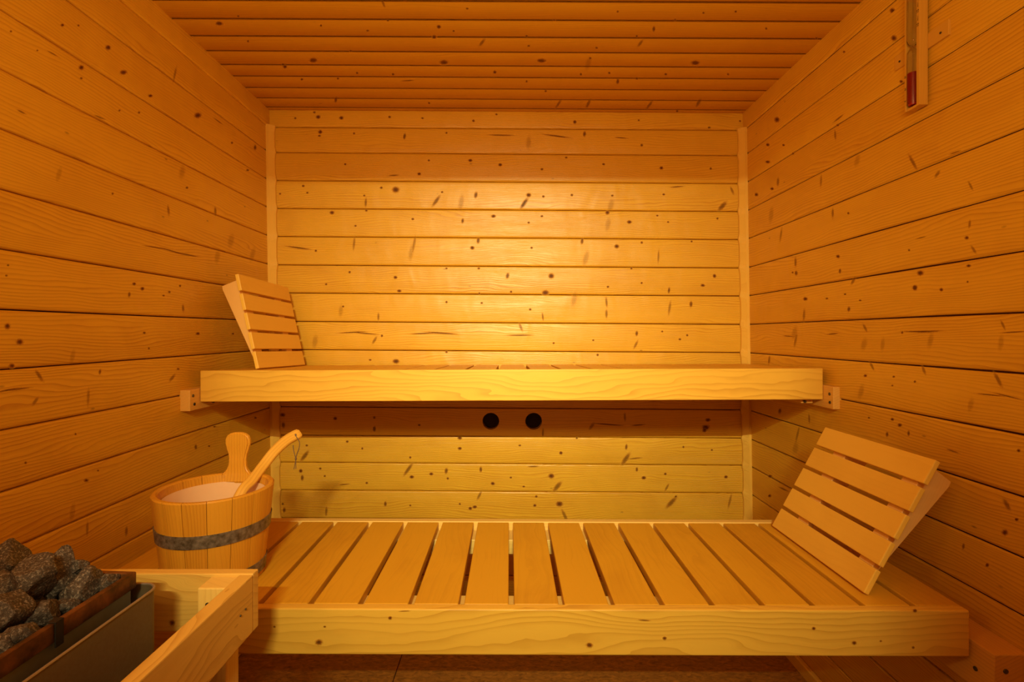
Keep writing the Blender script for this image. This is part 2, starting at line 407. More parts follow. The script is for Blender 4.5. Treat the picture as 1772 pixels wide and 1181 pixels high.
# open sheets do not boolean reliably, so cut by face splitting instead
back.modifiers.remove(md); bpy.data.objects.remove(cut)
bm = bmesh.new(); bm.from_mesh(back.data)
for c in VENTS:
    NS = 40; pl = [(math.cos(2*math.pi*k/NS), math.sin(2*math.pi*k/NS)) for k in range(NS)]
    near = [f for f in bm.faces if f.calc_center_median().z > c.z-.075 and f.calc_center_median().z < c.z+.075 or f.material_index == 2]
    # bound the area first with four cuts, then clip the circle's tangents
    for (co, no) in ((c+Vector((.05, 0, 0)), (1, 0, 0)), (c-Vector((.05, 0, 0)), (1, 0, 0))):
        g = set(near)
        for f in near: g.update(f.edges); g.update(f.verts)
        r = bmesh.ops.bisect_plane(bm, geom=list(g), plane_co=co, plane_no=no)
        near = [f for f in bm.faces if abs(f.calc_center_median().z-c.z) < .09 or f.material_index == 2]
    for k in range(NS):
        ax, az = pl[k]
        near = [f for f in bm.faces if abs(f.calc_center_median().x-c.x) < .05 and (abs(f.calc_center_median().z-c.z) < .06 or f.material_index == 2)]
        g = set(near)
        for f in near: g.update(f.edges); g.update(f.verts)
        bmesh.ops.bisect_plane(bm, geom=list(g), plane_co=c+Vector((ax, 0, az))*.0345, plane_no=(ax, 0, az))
    dele = [f for f in bm.faces if Vector((f.calc_center_median().x-c.x, 0, f.calc_center_median().z-c.z)).length < .0346 and max(Vector((v.co.x-c.x, 0, v.co.z-c.z)).length for v in f.verts) < .037]
    bmesh.ops.delete(bm, geom=dele, context='FACES')
B2 = zl([(140,88,'s'),(218,84,'d'),(205,68,'s'),(297,87,'d'),(461,84,'s'),(573,88,'s'),(747,97,'s'),(825,75,'s'),(1092,101,'d'),(1310,95,'s'),(1655,98,'s'),(1550,120,'s'),
 (225,135,'d'),(222,148,'s'),(512,150,'m'),(655,138,'s'),(340,140,'s'),(840,146,'H'),(1030,149,'H'),(1125,142,'m'),(1250,155,'h'),(1320,180,'s'),(935,170,'f'),
 (736,232,'d'),(838,247,'d'),(562,278,'d'),(595,232,'s'),(980,262,'s'),(1387,258,'d'),(1555,260,'s'),(310,245,'s'),(475,283,'h'),(1063,222,'s'),(1190,245,'s'),
 (88,346,'s'),(167,319,'s'),(181,342,'s'),(380,375,'t'),(375,352,'s'),(433,325,'s'),(482,332,'b'),(640,340,'s'),(620,370,'G'),(705,375,'f'),(755,350,'m'),(920,378,'G'),(918,380,'g'),(935,350,'d'),(985,355,'s'),(1082,350,'s'),(1220,352,'s'),(1215,385,'f'),(1395,348,'s'),(1440,322,'h'),(1628,335,'k'),(1595,388,'G'),
 (265,410,'d'),(345,455,'s'),(540,432,'s'),(382,403,'s'),(815,422,'d'),(710,438,'m'),(935,444,'s'),(980,422,'s'),(1203,410,'d'),(1278,442,'d'),(1373,420,'s'),(1410,442,'s'),(1578,430,'s'),(1205,450,'f'),
 (210,540,'s'),(340,515,'T'),(545,515,'T'),(763,505,'m'),(743,530,'d'),(945,530,'s'),(1117,507,'m'),(1235,525,'d'),(1320,512,'s'),(1490,508,'s'),(1377,560,'T'),(1130,565,'f'),(1660,535,'m'),(150,530,'H'),(535,545,'f'),
 (325,613,'s'),(245,654,'s'),(481,631,'d'),(494,677,'d'),(655,600,'s'),(765,600,'s'),(863,625,'m'),(1012,626,'b'),(992,683,'b'),(875,680,'s'),(767,685,'s'),(1205,663,'s'),(1320,650,'s'),(1413,675,'m'),(1528,658,'d'),(1568,626,'d'),(1285,600,'s'),
 (423,765,'t'),(295,745,'f'),(303,730,'s'),(655,715,'s'),(775,718,'s'),(983,765,'t'),(940,740,'s'),(1200,715,'t'),(1200,755,'t'),(1415,735,'T'),(1488,722,'m'),(1090,705,'f'),
 (335,818,'H'),(380,822,'H'),(575,822,'H'),(640,821,'H'),(905,828,'H'),(410,845,'g'),(435,830,'s'),(908,800,'k'),(1020,855,'s'),(1303,822,'m'),(1300,860,'g'),(1155,845,'s'),(1390,815,'s'),(1475,828,'s'),(1450,842,'s'),(207,850,'f'),
 (395,912,'s'),(483,917,'b'),(655,885,'s'),(1140,930,'s'),(1170,895,'s')], 1.969, 440, 160)
B3 = zl([(95,228,'d'),(97,262,'m'),(270,240,'d'),(400,237,'s'),(400,275,'m'),(550,262,'s'),(685,305,'d'),(1125,265,'g'),(1235,235,'t'),(1505,270,'b'),(1512,245,'d'),(1500,280,'d'),(1280,262,'h'),(1180,260,'H'),(1075,305,'s'),(962,288,'t'),
 (175,330,'s'),(168,365,'G'),(360,340,'s'),(310,317,'s'),(520,370,'s'),(685,340,'d'),(885,330,'s'),(1022,355,'d'),(1240,335,'m'),(1238,375,'G'),(1270,373,'h'),(1430,335,'s'),(1525,345,'s'),
 (155,415,'d'),(160,438,'m'),(220,407,'s'),(235,432,'s'),(375,455,'s'),(300,460,'h'),(513,410,'G'),(525,435,'d'),(590,425,'d'),(640,415,'m'),(645,440,'s'),(755,410,'m'),(795,457,'d'),(855,437,'s'),(898,467,'s'),(990,432,'b'),(1010,467,'G'),(930,400,'h'),(1275,410,'m'),(1298,438,'d'),(1370,425,'s'),(1375,470,'g'),(1572,435,'d'),
 (95,525,'s'),(100,545,'m'),(437,525,'m'),(520,530,'s'),(685,525,'s'),(735,535,'d'),(720,540,'d'),(940,500,'s'),(935,530,'d'),(1017,525,'b'),(1035,565,'K'),(1390,520,'G'),(1405,500,'s'),(1585,515,'T'),(240,550,'t'),(750,497,'g')], 1.926, 440, 600)
bm2 = bm
for nm in ('kr', 'ks', 'rnd'):
    if nm not in bm2.verts.layers.float: bm2.verts.layers.float.new(nm)
knots(bm2, 'B', B2+B3, nrm=Vector((0, -1, 0)))
bm2.to_mesh(back.data); bm2.free()
# the vents behind the two holes
for i, c in enumerate(VENTS):
    bm = new_bm(); NS = 40; R0 = .0352
    ring = []
    for y in (-.004, .055):
        ring.append([bm.verts.new(c+Vector((R0*math.cos(2*math.pi*k/NS), y+.006, R0*math.sin(2*math.pi*k/NS)))) for k in range(NS)])
    for k in range(NS):
        f = bm.faces.new([ring[0][k], ring[0][(k+1) % NS], ring[1][(k+1) % NS], ring[1][k]]); f.smooth = True
    t = thing('air_vent', ['left of the two round dark vent holes in the back wall under the upper bench', 'right of the two round dark vent holes in the back wall under the upper bench'][i], 'air vent', c, group='vent holes in the back wall')
    obj('vent_lining', bm, 'trim', t)
    bm = new_bm(); disc(bm, c+Vector((0, .040, 0)), (0, 1, 0), .0345, .004, 40)
    obj('vent_dark_plate', bm, 'vent', t)  # near-black back plate, its colour stands in for the shade inside the hole

# side walls
def sidewall(sx, name):
    bm = new_bm()
    for i in range(1, len(zs)-1):
        strip(bm, (sx*HW, YF, zs[i+1]), (0, 1, 0), DB-YF, (0, 0, 1), zs[i]-zs[i+1], (-sx, 0, 0), rnd=random.uniform(.25, .8))
    X = sx*(HW+.010)
    quad(bm, [(X, YF, -.02), (X, DB+.02, -.02), (X, DB+.02, ztop+.02), (X, YF, ztop+.02)], 2)
    # the narrow board under the ceiling stands slightly proud
    strip(bm, (sx*(HW-.004), YF, zs[1]-.002), (0, 1, 0), DB-YF, (0, 0, 1), ztop-zs[1]+.009, (-sx, 0, 0), rnd=.55, gap=.0008, dep=.004)
    for v in bm.verts: v.co = shear(v.co)
    return bm
LK = zl([(318,128,'d'),(400,130,'s'),(552,243,'b'),(630,370,'b'),(415,345,'b'),(415,400,'s'),(768,490,'d'),(1010,590,'b'),(1303,755,'m'),(1118,400,'d'),(610,565,'s'),(108,572,'h'),(893,380,'T'),(1115,620,'h'),(1185,730,'s'),(710,575,'s'),(55,160,'s'),(190,258,'s'),(270,275,'h'),(1265,870,'s'),(955,960,'s'),(1100,1080,'t'),(575,990,'s'),(860,1075,'t'),(300,890,'f'),(930,880,'f'),(510,600,'h')], 2.953, 0, 0) \
   + zl([(37,487,'b'),(100,567,'b'),(60,690,'b'),(1010,525,'d'),(1190,525,'s'),(760,600,'s'),(737,520,'s'),(685,270,'d'),(727,295,'d'),(660,325,'m'),(865,312,'s'),(835,330,'s'),(920,280,'s'),(935,395,'t'),(40,175,'s'),(32,228,'s'),(910,705,'s'),(880,750,'g'),(510,720,'m'),(450,850,'T'),(200,740,'K'),(180,870,'g'),(90,808,'H'),(30,815,'H'),(385,1038,'s'),(1000,1105,'m'),(1068,1100,'s'),(1095,1000,'s'),(1305,955,'s'),(800,85,'H'),(880,103,'H'),(950,120,'H'),(370,640,'f'),(1110,130,'f'),(1180,50,'f'),(1290,120,'f')], 2.953, 0, 400) \
   + zl([(440,150,'d'),(445,395,'T'),(645,410,'t'),(370,310,'f'),(500,100,'s'),(130,60,'s')], 2.953, 0, 781)
RK = zl([(1100,55,'b'),(1108,195,'b'),(1150,275,'s'),(1145,417,'d'),(1095,350,'g'),(510,612,'b'),(853,265,'s'),(463,740,'d'),(463,828,'d'),(543,742,'s'),(592,785,'s'),(820,640,'s'),(825,605,'h'),(808,690,'t'),(515,930,'t'),(405,995,'d'),(485,965,'d'),(735,925,'T'),(1205,830,'K'),(1330,890,'g'),(1500,950,'k'),(795,1090,'t'),(875,1090,'s'),(1130,1005,'s'),(1495,1145,'t'),(1420,780,'h'),(920,820,'f'),(480,1100,'f')], 2.953, 1172, 0) \
   + zl([(605,160,'t'),(608,215,'m'),(590,212,'s'),(822,130,'d'),(832,205,'m'),(1245,35,'h'),(1185,98,'s'),(1480,35,'d'),(1515,95,'k'),(1490,178,'d'),(1485,260,'s'),(1243,215,'b'),(1215,290,'b'),(1350,300,'d'),(655,347,'d'),(765,345,'s'),(858,323,'s'),(935,355,'s'),(648,430,'T'),(877,400,'m'),(900,255,'g'),(570,538,'h'),(795,526,'h'),(1230,515,'H'),(1280,513,'H'),(1720,517,'H'),(1665,480,'k'),(1655,570,'f'),(605,560,'T'),(960,495,'k'),(955,580,'f'),(1050,580,'f'),(1295,560,'f'),(1150,520,'s'),(995,690,'k'),(1260,710,'k'),(1640,760,'K'),(1500,890,'f'),(1600,838,'H'),(1690,845,'H'),(962,740,'d'),(1107,745,'s'),(1100,790,'s'),(940,820,'f'),(675,960,'t'),(525,920,'m'),(615,1040,'T'),(605,1110,'f'),(1100,963,'d'),(1138,992,'d'),(1073,1040,'m'),(1183,1035,'m'),(980,955,'s'),(1745,1122,'d'),(470,660,'t'),(1215,770,'s'),(530,20,'T'),(600,520,'f')], 2.953, 1172, 400) \
   + zl([(257,387,'d'),(330,457,'h'),(255,493,'d'),(1530,540,'K'),(1520,690,'b'),(1583,620,'d'),(1425,865,'d'),(1297,765,'m'),(1595,250,'s'),(1240,252,'h')], 3.107, 1250, 700)
bm = sidewall(-1, 'wall_left'); knots(bm, 'L', LK, nrm=Vector((1, 0, 0))); tag(obj('wall_left', bm, ['wall', 'knot', 'backing'], recalc=False), kind='structure')
bm = sidewall(1, 'wall_right'); knots(bm, 'R', RK, nrm=Vector((-1, 0, 0))); tag(obj('wall_right', bm, ['wall', 'knot', 'backing'], recalc=False), kind='structure')

# front wall with the doorway the camera looks in through
bm = new_bm()
DL, DR, DT = -.40, .44, CZ+.835
for i in range(1, len(zs)):
    z0, z1 = zs[i], zs[i-1]
    if z1 <= DT or True:
        if z0 < DT:
            box(bm, (-HW, YF-.04, z0+.001), (DL, YF, min(z1, 9)-.001), 'x', .002)
            box(bm, (DR, YF-.04, z0+.001), (HW, YF, z1-.001), 'x', .002)
box(bm, (-HW, YF-.04, DT), (HW, YF-.001, ztop+.01), 'x', .002)
tag(obj('wall_front', bm, ['wall']), kind='structure')

# ceiling
bm = new_bm()
cl = [577-387*1.0]                            # board joints in depth, from the photographed lines
zz = [545, 515, 489, 465, 445, 425, 407, 391]
ys = [DB*385.5/q for q in zz]                 # near to far
pitch = .0838
yj = [DB+.004]+ys[::-1]
while yj[-1] > YF: yj.append(yj[-1]-pitch)
yj[-1] = YF
for i in range(len(yj)-1):
    if yj[i]-yj[i+1] < .008: continue
    strip(bm, (-HW, yj[i+1], ztop), (1, 0, 0), 2*HW, (0, 1, 0), yj[i]-yj[i+1], (0, 0, -1), rnd=random.uniform(.2, .8), gap=.0042, cham=.002)
quad(bm, [(-HW-.02, YF-.04, ztop+.008), (HW+.02, YF-.04, ztop+.008), (HW+.02, DB+.02, ztop+.008), (-HW-.02, DB+.02, ztop+.008)], 2)
for v in bm.verts: v.co = shear(v.co)
CK = zl([(577,8,'k'),(588,48,'s'),(190,55,'c'),(235,38,'s'),(775,20,'s'),(708,63,'d'),(697,87,'d'),(743,73,'s'),(980,47,'s'),(915,85,'s'),(1130,27,'s'),(1332,30,'s'),(1408,27,'s'),(1265,47,'s'),(1215,68,'m'),(1183,102,'g'),(1175,85,'s'),(1480,67,'s'),(810,100,'g'),(1598,90,'s'),(1620,88,'s'),(412,142,'c'),(345,157,'d'),(340,152,'s'),(720,147,'c'),(950,143,'c'),(1060,150,'f'),(1313,148,'c'),(1065,137,'s'),(515,172,'s'),(600,175,'s'),(840,170,'d'),(1043,175,'s'),(1110,172,'s'),(1175,185,'s'),(1243,175,'s'),(1390,175,'s'),(635,190,'h'),(915,192,'s'),(1130,192,'m'),(385,187,'s'),(470,185,'s'),(465,235,'m'),(960,215,'s'),(990,245,'g'),(1060,245,'g'),(1205,247,'g'),(1320,243,'g'),(685,243,'s'),(1270,262,'s'),(540,72,'s'),(430,60,'s'),(258,97,'s'),(920,108,'s'),(1080,113,'s'),(500,120,'s')], 1.363, 240, 0)
def cpl(px, py): return cast(px, py, 'C')
knots(bm, 'C', CK, nrm=Vector((0, 0, -1)), plane=cpl)
tag(obj('ceiling', bm, ['ceil', 'knot', 'backing'], recalc=False), kind='structure')

# floor, two sheets with a joint between them
bm = new_bm()
box(bm, (-HW-.02, YF-.04, -.02), (-.385, DB+.01, 0), 'y', .001); box(bm, (-.382, YF-.04, -.02), (HW+.02, DB+.01, 0), 'y', .001)
tag(obj('floor', bm, 'floor'), kind='structure')

# corner posts, scribed against the rounded boards
def corner(sx, name):
    bm = new_bm(); rl = bm.verts.layers.float['rnd']; uvl = bm.loops.layers.uv['UVMap']
    rows = []; z = 0.0; zt = zs[1]+.002
    n = 150
    for i in range(n+1):
        z = zt*i/n
        d = min(abs(z-q) for q in zs)
        wob = .0045*math.exp(-(d/.014)**2)+.0012*math.sin(z*9)
        ox = .0275+wob
        pr = [(0, .001), (0, .0275+wob*.3), (.010, .028), (ox, .010), (ox, .001)]
        row = []
        for (a, c_) in pr:
            p = shear(Vector((sx*(HW-a), DB-c_, z))); v = bm.verts.new(p); v[rl] = .4; row.append(v)
        rows.append(row)
    for i in range(n):
        for j in range(4):
            f = bm.faces.new([rows[i][j], rows[i+1][j], rows[i+1][j+1], rows[i][j+1]])
            for l in f.loops: l[uvl].uv = (l.vert.co.z, l.vert.co.x+l.vert.co.y)
    bm.faces.new(rows[0]); bm.faces.new(rows[-1][::-1])
    tag(obj(name, bm, 'trim'), kind='structure')
corner(-1, 'trim_1'); corner(1, 'trim_2')
# skirting along the side walls
for nm, sx in (('baseboard_left', -1), ('baseboard_right', 1)):
    bm = new_bm(); box(bm, (sx*(HW-.0005), YF, 0.0005), (sx*(HW-.018), DB-.03, .045), 'y', .004)
    for v in bm.verts: v.co = shear(v.co)
    tag(obj(nm, bm, 'trim'), kind='structure')

# ---------------------------------------------------------------- screws
def screw(parent, p, n, r=.0045):
    bm = new_bm(); n = Vector(n)
    disc(bm, Vector(p)+n*.0006, n, r, .0016, 12)
    return obj('screw', bm, 'screw', parent)

# ---------------------------------------------------------------- lower bench
zb = CZ-.545
lb = thing('sauna_bench', 'wide lower wooden sauna bench of crosswise slats behind a thick knotty front board', 'bench', (0.0, 1.24, zb), (0, .0035, 0))
lb_m = MAT[lb.name]
def bobj(name, bm, mat, root, smooth=False):      # build level, then tilt with the bench
    T = MAT[root.name]; bm.transform(T @ Matrix.Translation(-T.translation)) if False else None
    R = T @ Matrix.Translation(-Vector(root.location)); bm.transform(R)
    return obj(name, bm, mat, root, smooth)
bm = new_bm(); box(bm, (-.925, 1.002, zb-.090), (.9065, 1.022, zb+.0005), 'x', .0025, rnd=.3)
def fpl(px, py): return P(px, py, 1.0015)
fk = [(552,1112,'b'),(675,1070,'d'),(1020,1117,'b'),(1150,1105,'d'),(1408,1088,'d'),(1478,1113,'d'),(1524,1110,'s'),(1583,1057,'d'),(1580,1121,'s'),(475,1085,'s'),(562,1085,'s'),(1115,1074,'h'),(700,1058,'h')]
inv = MAT[lb.name] @ Matrix.Translation(-Vector(lb.location))
def fpl2(px, py): return inv.inverted() @ P(px, py, 1.0015)
knots(bm, 'X', fk, nrm=Vector((0, -1, 0)), plane=fpl2)
bobj('front_board', bm, ['fascia', 'knot'], lb)
for k in range(-9, 9):
    g0 = .0035+.1011*k; bm = new_bm()
    box(bm, (g0+.0058, 1.0235, zb-.021), (g0+.1011-.0058, 1.466, zb-.0005+random.uniform(-.0004, .0004)), 'y', .0022)
    bobj('slat', bm, 'slat', lb)
bm = new_bm(); box(bm, (-.905, 1.024, zb-.062), (.905, 1.100, zb-.0225), 'x', .002); bobj('rail', bm, 'rail', lb)
bm = new_bm(); box(bm, (-.905, 1.395, zb-.062), (.905, 1.466, zb-.0225), 'x', .002); bobj('rail', bm, 'rail', lb)
bm = new_bm(); box(bm, (-.912, 1.4685, zb-.075), (.912, 1.492, zb+.0005), 'x', .002); bobj('back_board', bm, 'rail', lb)

# ---------------------------------------------------------------- upper bench, leaning slightly towards the back
zu = CZ-.1118
tl = math.radians(1.75)
ub = thing('sauna_bench', 'narrow upper wooden sauna bench hung across the back wall above the vent holes', 'bench', (0, 1.56, zu), (-tl, -.0037, 0))
bm = new_bm()
box(bm, (-.950, 1.560, zu-.0955), (.9612, 1.581, zu+.0003), 'x', .0025, rnd=.35)
# front board stays plumb although the seat leans
bm.transform(Matrix.Translation((0, 1.56, zu)) @ Matrix.Rotation(tl, 4, 'X') @ Matrix.Translation((0, -1.56, -zu)))
bobj('front_board', bm, 'fascia', ub)
xs0 = -.942
for k in range(19):
    a = xs0+k*.1003; bm = new_bm()
    box(bm, (a+.0055, 1.5835, zu-.020), (a+.1003-.0055, 2.066, zu-.0005), 'y', .002)
    bobj('slat', bm, 'slat', ub)
for (y0, y1) in ((1.597, 1.675), (1.685, 1.760), (2.000, 2.060)):  # second rail added out of sight to block light through the slat gaps
    bm = new_bm(); box(bm, (-.940, y0, zu-(.062 if y0 < 1.8 else .045)), (.955, y1, zu-.0205), 'x', .002); bobj('rail', bm, 'rail', ub)

# ---------------------------------------------------------------- battens on the walls that carry the benches
def batten(label, x0, x1, y0, y1, z0, z1, scr, mat='batten'):
    t = thing('support_batten', label, 'batten', ((x0+x1)/2, y0, z0), group='battens carrying the benches')
    bm = new_bm(); box(bm, (x0, y0, z0), (x1, y1, z1), 'y', .002); obj('beam', bm, mat, t)
    for (p, n) in scr: screw(t, p, n)
    return t
batten('short square wooden batten end on the left wall carrying the upper bench', -.9835, -.9515, 1.513, 2.06, CZ-.233, CZ-.170,
       [((-.9512, 1.528, CZ-.188), (1, 0, 0)), ((-.9512, 1.534, CZ-.214), (1, 0, 0))])
batten('short square wooden batten end on the right wall carrying the upper bench', .9628, .9885, 1.513, 2.05, CZ-.2275, CZ-.160,
       [((.9625, 1.53, CZ-.183), (-1, 0, 0)), ((.9625, 1.528, CZ-.208), (-1, 0, 0))])
batten('dark reddish batten end at bottom right carrying the lower bench', .9165, .9835, .962, 1.49, CZ-.700, CZ-.609,
       [((.9162, 1.0, CZ-.66), (-1, 0, 0)), ((.938, .9617, CZ-.640), (0, -1, 0)), ((.935, .9617, CZ-.672), (0, -1, 0))])
batten('batten on the left wall carrying the lower bench, hidden behind the stove guard', -.981, -.930, .98, 1.49, CZ-.675, CZ-.611, [])
# small cleats with a bolt, hanging below the ends of the upper front board
for (x0, x1, lab) in ((-.946, -.912, 'small cleat with a bolt under the left end of the upper bench'), (.912, .948, 'small cleat with a bolt under the right end of the upper bench')):
    t = thing('bolted_cleat', lab, 'cleat', (x0, 1.59, CZ-.222), group='bolted cleats under the upper bench')
    bm = new_bm(); box(bm, (x0, 1.590, CZ-.219), (x1, 1.68, CZ-.184), 'y', .0015); obj('beam', bm, 'batten', t)
    bm = new_bm(); xc = x0+.020 if x0 < 0 else x1-.026
    disc(bm, (xc, 1.5885, CZ-.2135), (0, 1, 0), .0048, .004, 6); obj('bolt', bm, 'screw', t)

# ---------------------------------------------------------------- headrests
def headrest(label, base, sx, ang, tilt, name='headrest'):
    """base: near bottom front corner; slats run along +y; the board plane leans outwards (sx) at ang from level"""
    L, NSL, WS, G, T = .372, 5, .0555, .0094, .012
    root = thing(name, label, 'headrest', base, (tilt, 0, 0), group='slatted wooden headrests')
    up = Vector((sx*math.cos(ang), 0, math.sin(ang))); back = Vector((sx*math.sin(ang), 0, -math.cos(ang)))
    T0 = MAT[root.name]
    def put(nm, bm, mat):
        bm.transform(T0); return obj(nm, bm, mat, root)
    for i in range(NSL):
        c = up*(i*(WS+G)+WS/2+.003)+back*(T/2)+Vector((0, L/2, 0)); bm = new_bm()
        plank(bm, L, WS, T, frame(c, (0, 1, 0), up), .002); put('slat', bm, 'head')
    tot = NSL*(WS+G)-G
    for (y0, y1) in ((.026, .070), (.262, .308)):
        bm = new_bm(); uvl = bm.loops.layers.uv['UVMap']; rl = bm.verts.layers.float['rnd']
        pr = [up*.006+back*(T+.0002), up*(tot-.008)+back*(T+.0002), up*(tot-.018)+back*(T+.062), up*(tot-.03)+back*(T+.063), up*.012+back*(T+.006)]
        vs = [[bm.verts.new(p+Vector((0, y, 0))) for p in pr] for y in (y0, y1)]
        for r in vs:
            for v in r: v[rl] = .4
        bm.faces.new(vs[0]); bm.faces.new(vs[1][::-1])
        for i in range(5): bm.faces.new([vs[0][i], vs[0][(i+1) % 5], vs[1][(i+1) % 5], vs[1][i]])
        for f in bm.faces:
            for l in f.loops: l[uvl].uv = (l.vert.co.dot(up), l.vert.co.dot(back)+l.vert.co.y)
        bmesh.ops.recalc_face_normals(bm, faces=list(bm.faces))
        bmesh.ops.bevel(bm, geom=[e for e in bm.edges], offset=.0012, segments=1, affect='EDGES')
        put('wedge_rail', bm, 'wedge')
    # thin ledge between the wedges that meets the wall
    return root
headrest('slatted wooden headrest leaning to the right wall on the lower bench', (.7355, 1.0587, zb+.0014), 1, math.radians(61.5), 0)
headrest('slatted wooden headrest standing at the left end of the upper bench', (-.8077, 1.640, zu-.0044), -1, math.radians(76.8), -tl)

# ---------------------------------------------------------------- bucket
bc = Vector((-.658, 1.137, zb+.003)); BH, RT, RB, TH = .200, .120, .0992, .0125
bk = thing('sauna_bucket', 'round wooden stave bucket with metal bands on the lower bench', 'bucket', bc)
def rad(z): return RB+(RT-RB)*z/BH
NST = 16
bm = new_bm(); uvl = bm.loops.layers.uv['UVMap']; rl = bm.verts.layers.float['rnd']
for s in range(NST):
    rn = random.random(); a0 = 2*math.pi*s/NST+.004; a1 = 2*math.pi*(s+1)/NST-.004; K = 5; ou = random.random()*9
    grid = {}
    for k in range(K+1):
        a = a0+(a1-a0)*k/K; ed = .0008 if k in (0, K) else 0
        for j, (z, rr_) in enumerate(((0, 0), (BH-.003, 0), (BH, -.003), (BH, -TH+.003), (BH-.003, -TH), (0, -TH))):
            q = rad(z)+rr_-(ed if rr_ == 0 else 0)
            v = bm.verts.new(bc+Vector((q*math.cos(a), q*math.sin(a), z))); v[rl] = rn; grid[k, j] = (v, (z+ou, a*.12+j*.01+rr_))
    for k in range(K):
        for j in range(5):
            q = [grid[k, j], grid[k+1, j], grid[k+1, j+1], grid[k, j+1]]; f = bm.faces.new([x[0] for x in q]); f.smooth = True
            for l, x in zip(f.loops, q): l[uvl].uv = x[1]
    for k in (0, K):
        bm.faces.new([grid[k, j][0] for j in range(6)])
obj('staves', bm, 'bucket', bk, True)
bm = new_bm(); disc(bm, bc+Vector((0, 0, .014)), (0, 0, 1), RB-TH+.001, .012, 40); obj('bottom', bm, 'bucket', bk)
for (z0, z1) in ((.104, .131), (.010, .036)):
    bm = new_bm()
    lathe(bm, [(rad(z0)+.0002, z0), (rad(z0)+.0022, z0), (rad(z1)+.0022, z1), (rad(z1)+.0002, z1)], bc, 72)
    obj('metal_band', bm, 'band', bk, True)
bm = new_bm()                                  # pale plastic liner
lathe(bm, [(rad(BH-.020)-TH-.0006, BH-.020), (rad(BH-.020)-TH-.003, BH-.0185), (rad(BH-.035)-TH-.0045, BH-.035), (rad(.03)-TH-.006, .035), (rad(.02)-TH-.02, .026), (.001, .026)], bc, 64)
obj('liner', bm, 'liner', bk, True)
# the ear: a stave grown into a paddle-shaped grip
pa = [(-.044, -.02), (-.040, .001), (-.0315, .004), (-.025, .012), (-.0215, .022), (-.0205, .036), (-.0225, .050), (-.0265, .062), (-.0295, .074), (-.0295, .084), (-.026, .093), (-.018, .099), (-.008, .1015)]
out_ = pa+[(-x, z) for (x, z) in pa[::-1]]
# round the corner towards the camera: the ear stands at the back of the rim, facing the room
ec = bc+Vector((-.009, RT-TH*.55, BH-.003))
bm = new_bm(); uvl = bm.loops.layers.uv['UVMap']; rl = bm.verts.layers.float['rnd']
def earv(x, z, d):
    r_ = .105
    return ec+Vector((x, d-(x*x)/(2*r_)*(1 if z < .02 else max(0, 1-(z-.02)/.03)), z))
fr = [bm.verts.new(earv(x, z, -.007)) for (x, z) in out_]; bk_ = [bm.verts.new(earv(x, z, .007)) for (x, z) in out_]
f1 = bm.faces.new(fr); f2 = bm.faces.new(bk_[::-1])
for i in range(len(out_)):
    j = (i+1) % len(out_); bm.faces.new([fr[i], fr[j], bk_[j], bk_[i]])
for v in bm.verts: v[rl] = .35
for f in bm.faces:
    for l in f.loops: l[uvl].uv = (l.vert.co.z, l.vert.co.x+l.vert.co.y*.5)
bmesh.ops.recalc_face_normals(bm, faces=list(bm.faces))
bmesh.ops.bevel(bm, geom=[e for e in bm.edges if (f1 in e.link_faces or f2 in e.link_faces)] if f1.is_valid else [], offset=.004, segments=3, affect='EDGES')
bmesh.ops.triangulate(bm, faces=[f for f in bm.faces if len(f.verts) > 8])
obj('grip_ear', bm, 'bucket', bk, True)

# ---------------------------------------------------------------- ladle resting in the bucket
def bez(pts, n):
    out = []
    for i in range(len(pts)-1):
        p0 = pts[max(i-1, 0)]; p1 = pts[i]; p2 = pts[i+1]; p3 = pts[min(i+2, len(pts)-1)]
        for k in range(n):
            t_ = k/n
            out.append(.5*((2*p1)+(-p0+p2)*t_+(2*p0-5*p1+4*p2-p3)*t_*t_+(-p0+3*p1-3*p2+p3)*t_**3))
    out.append(pts[-1]); return out
hp = [P(519, 750, 1.345), P(497, 762, 1.315), P(475, 782, 1.280), P(456, 806, 1.248), P(436, 832, 1.205), P(418, 852, 1.175), Vector((-.632, 1.125, CZ-.43))]
ld = thing('sauna_ladle', 'long curved wooden ladle with leather cord leaning in the bucket', 'ladle', hp[-1])
cv = bez(hp, 6); n_ = len(cv)
bm = new_bm(); rl = bm.verts.layers.float['rnd']; uvl = bm.loops.layers.uv['UVMap']; rows = []; s_ = 0
for i, p in enumerate(cv):
    d = (cv[min(i+1, n_-1)]-cv[max(i-1, 0)]).normalized(); side = d.cross(Vector((0.35, -.8, .45))).normalized(); upv = side.cross(d)
    fr_ = i/(n_-1)
    wd = .0138*(1-.2*fr_); th = .0085
    if i == 0: wd *= .72; th *= .7
    if i == 1: wd *= .92
    if i: s_ += (p-cv[i-1]).length
    row = []
    for k in range(16):
        a = 2*math.pi*k/16; ca, sa = math.cos(a), math.sin(a)
        ex = math.copysign(abs(ca)**.6, ca)*wd; ey = math.copysign(abs(sa)**.6, sa)*th
        v = bm.verts.new(p+side*ex+upv*ey); v[rl] = .5; row.append((v, (s_, ex+ey*.6)))
    rows.append(row)
for i in range(n_-1):
    for k in range(16):
        q = [rows[i][k], rows[i][(k+1) % 16], rows[i+1][(k+1) % 16], rows[i+1][k]]; f = bm.faces.new([x[0] for x in q]); f.smooth = True
        for l, x in zip(f.loops, q): l[uvl].uv = x[1]
bm.faces.new([x[0] for x in rows[0]]); bm.faces.new([x[0] for x in rows[-1]])
obj('handle', bm, 'ladle', ld, True)
bm = new_bm(); cbw = Vector((-.645, 1.118, CZ-.478))
lathe(bm, [(.002, -.022), (.020, -.020), (.033, -.004), (.037, .018), (.034, .018), (.030, -.001), (.018, -.014), (.002, -.016)], cbw, 32)
obj('bowl', bm, 'ladle', ld, True)
bm = new_bm()
hc = P(513.5, 754.5, 1.335)
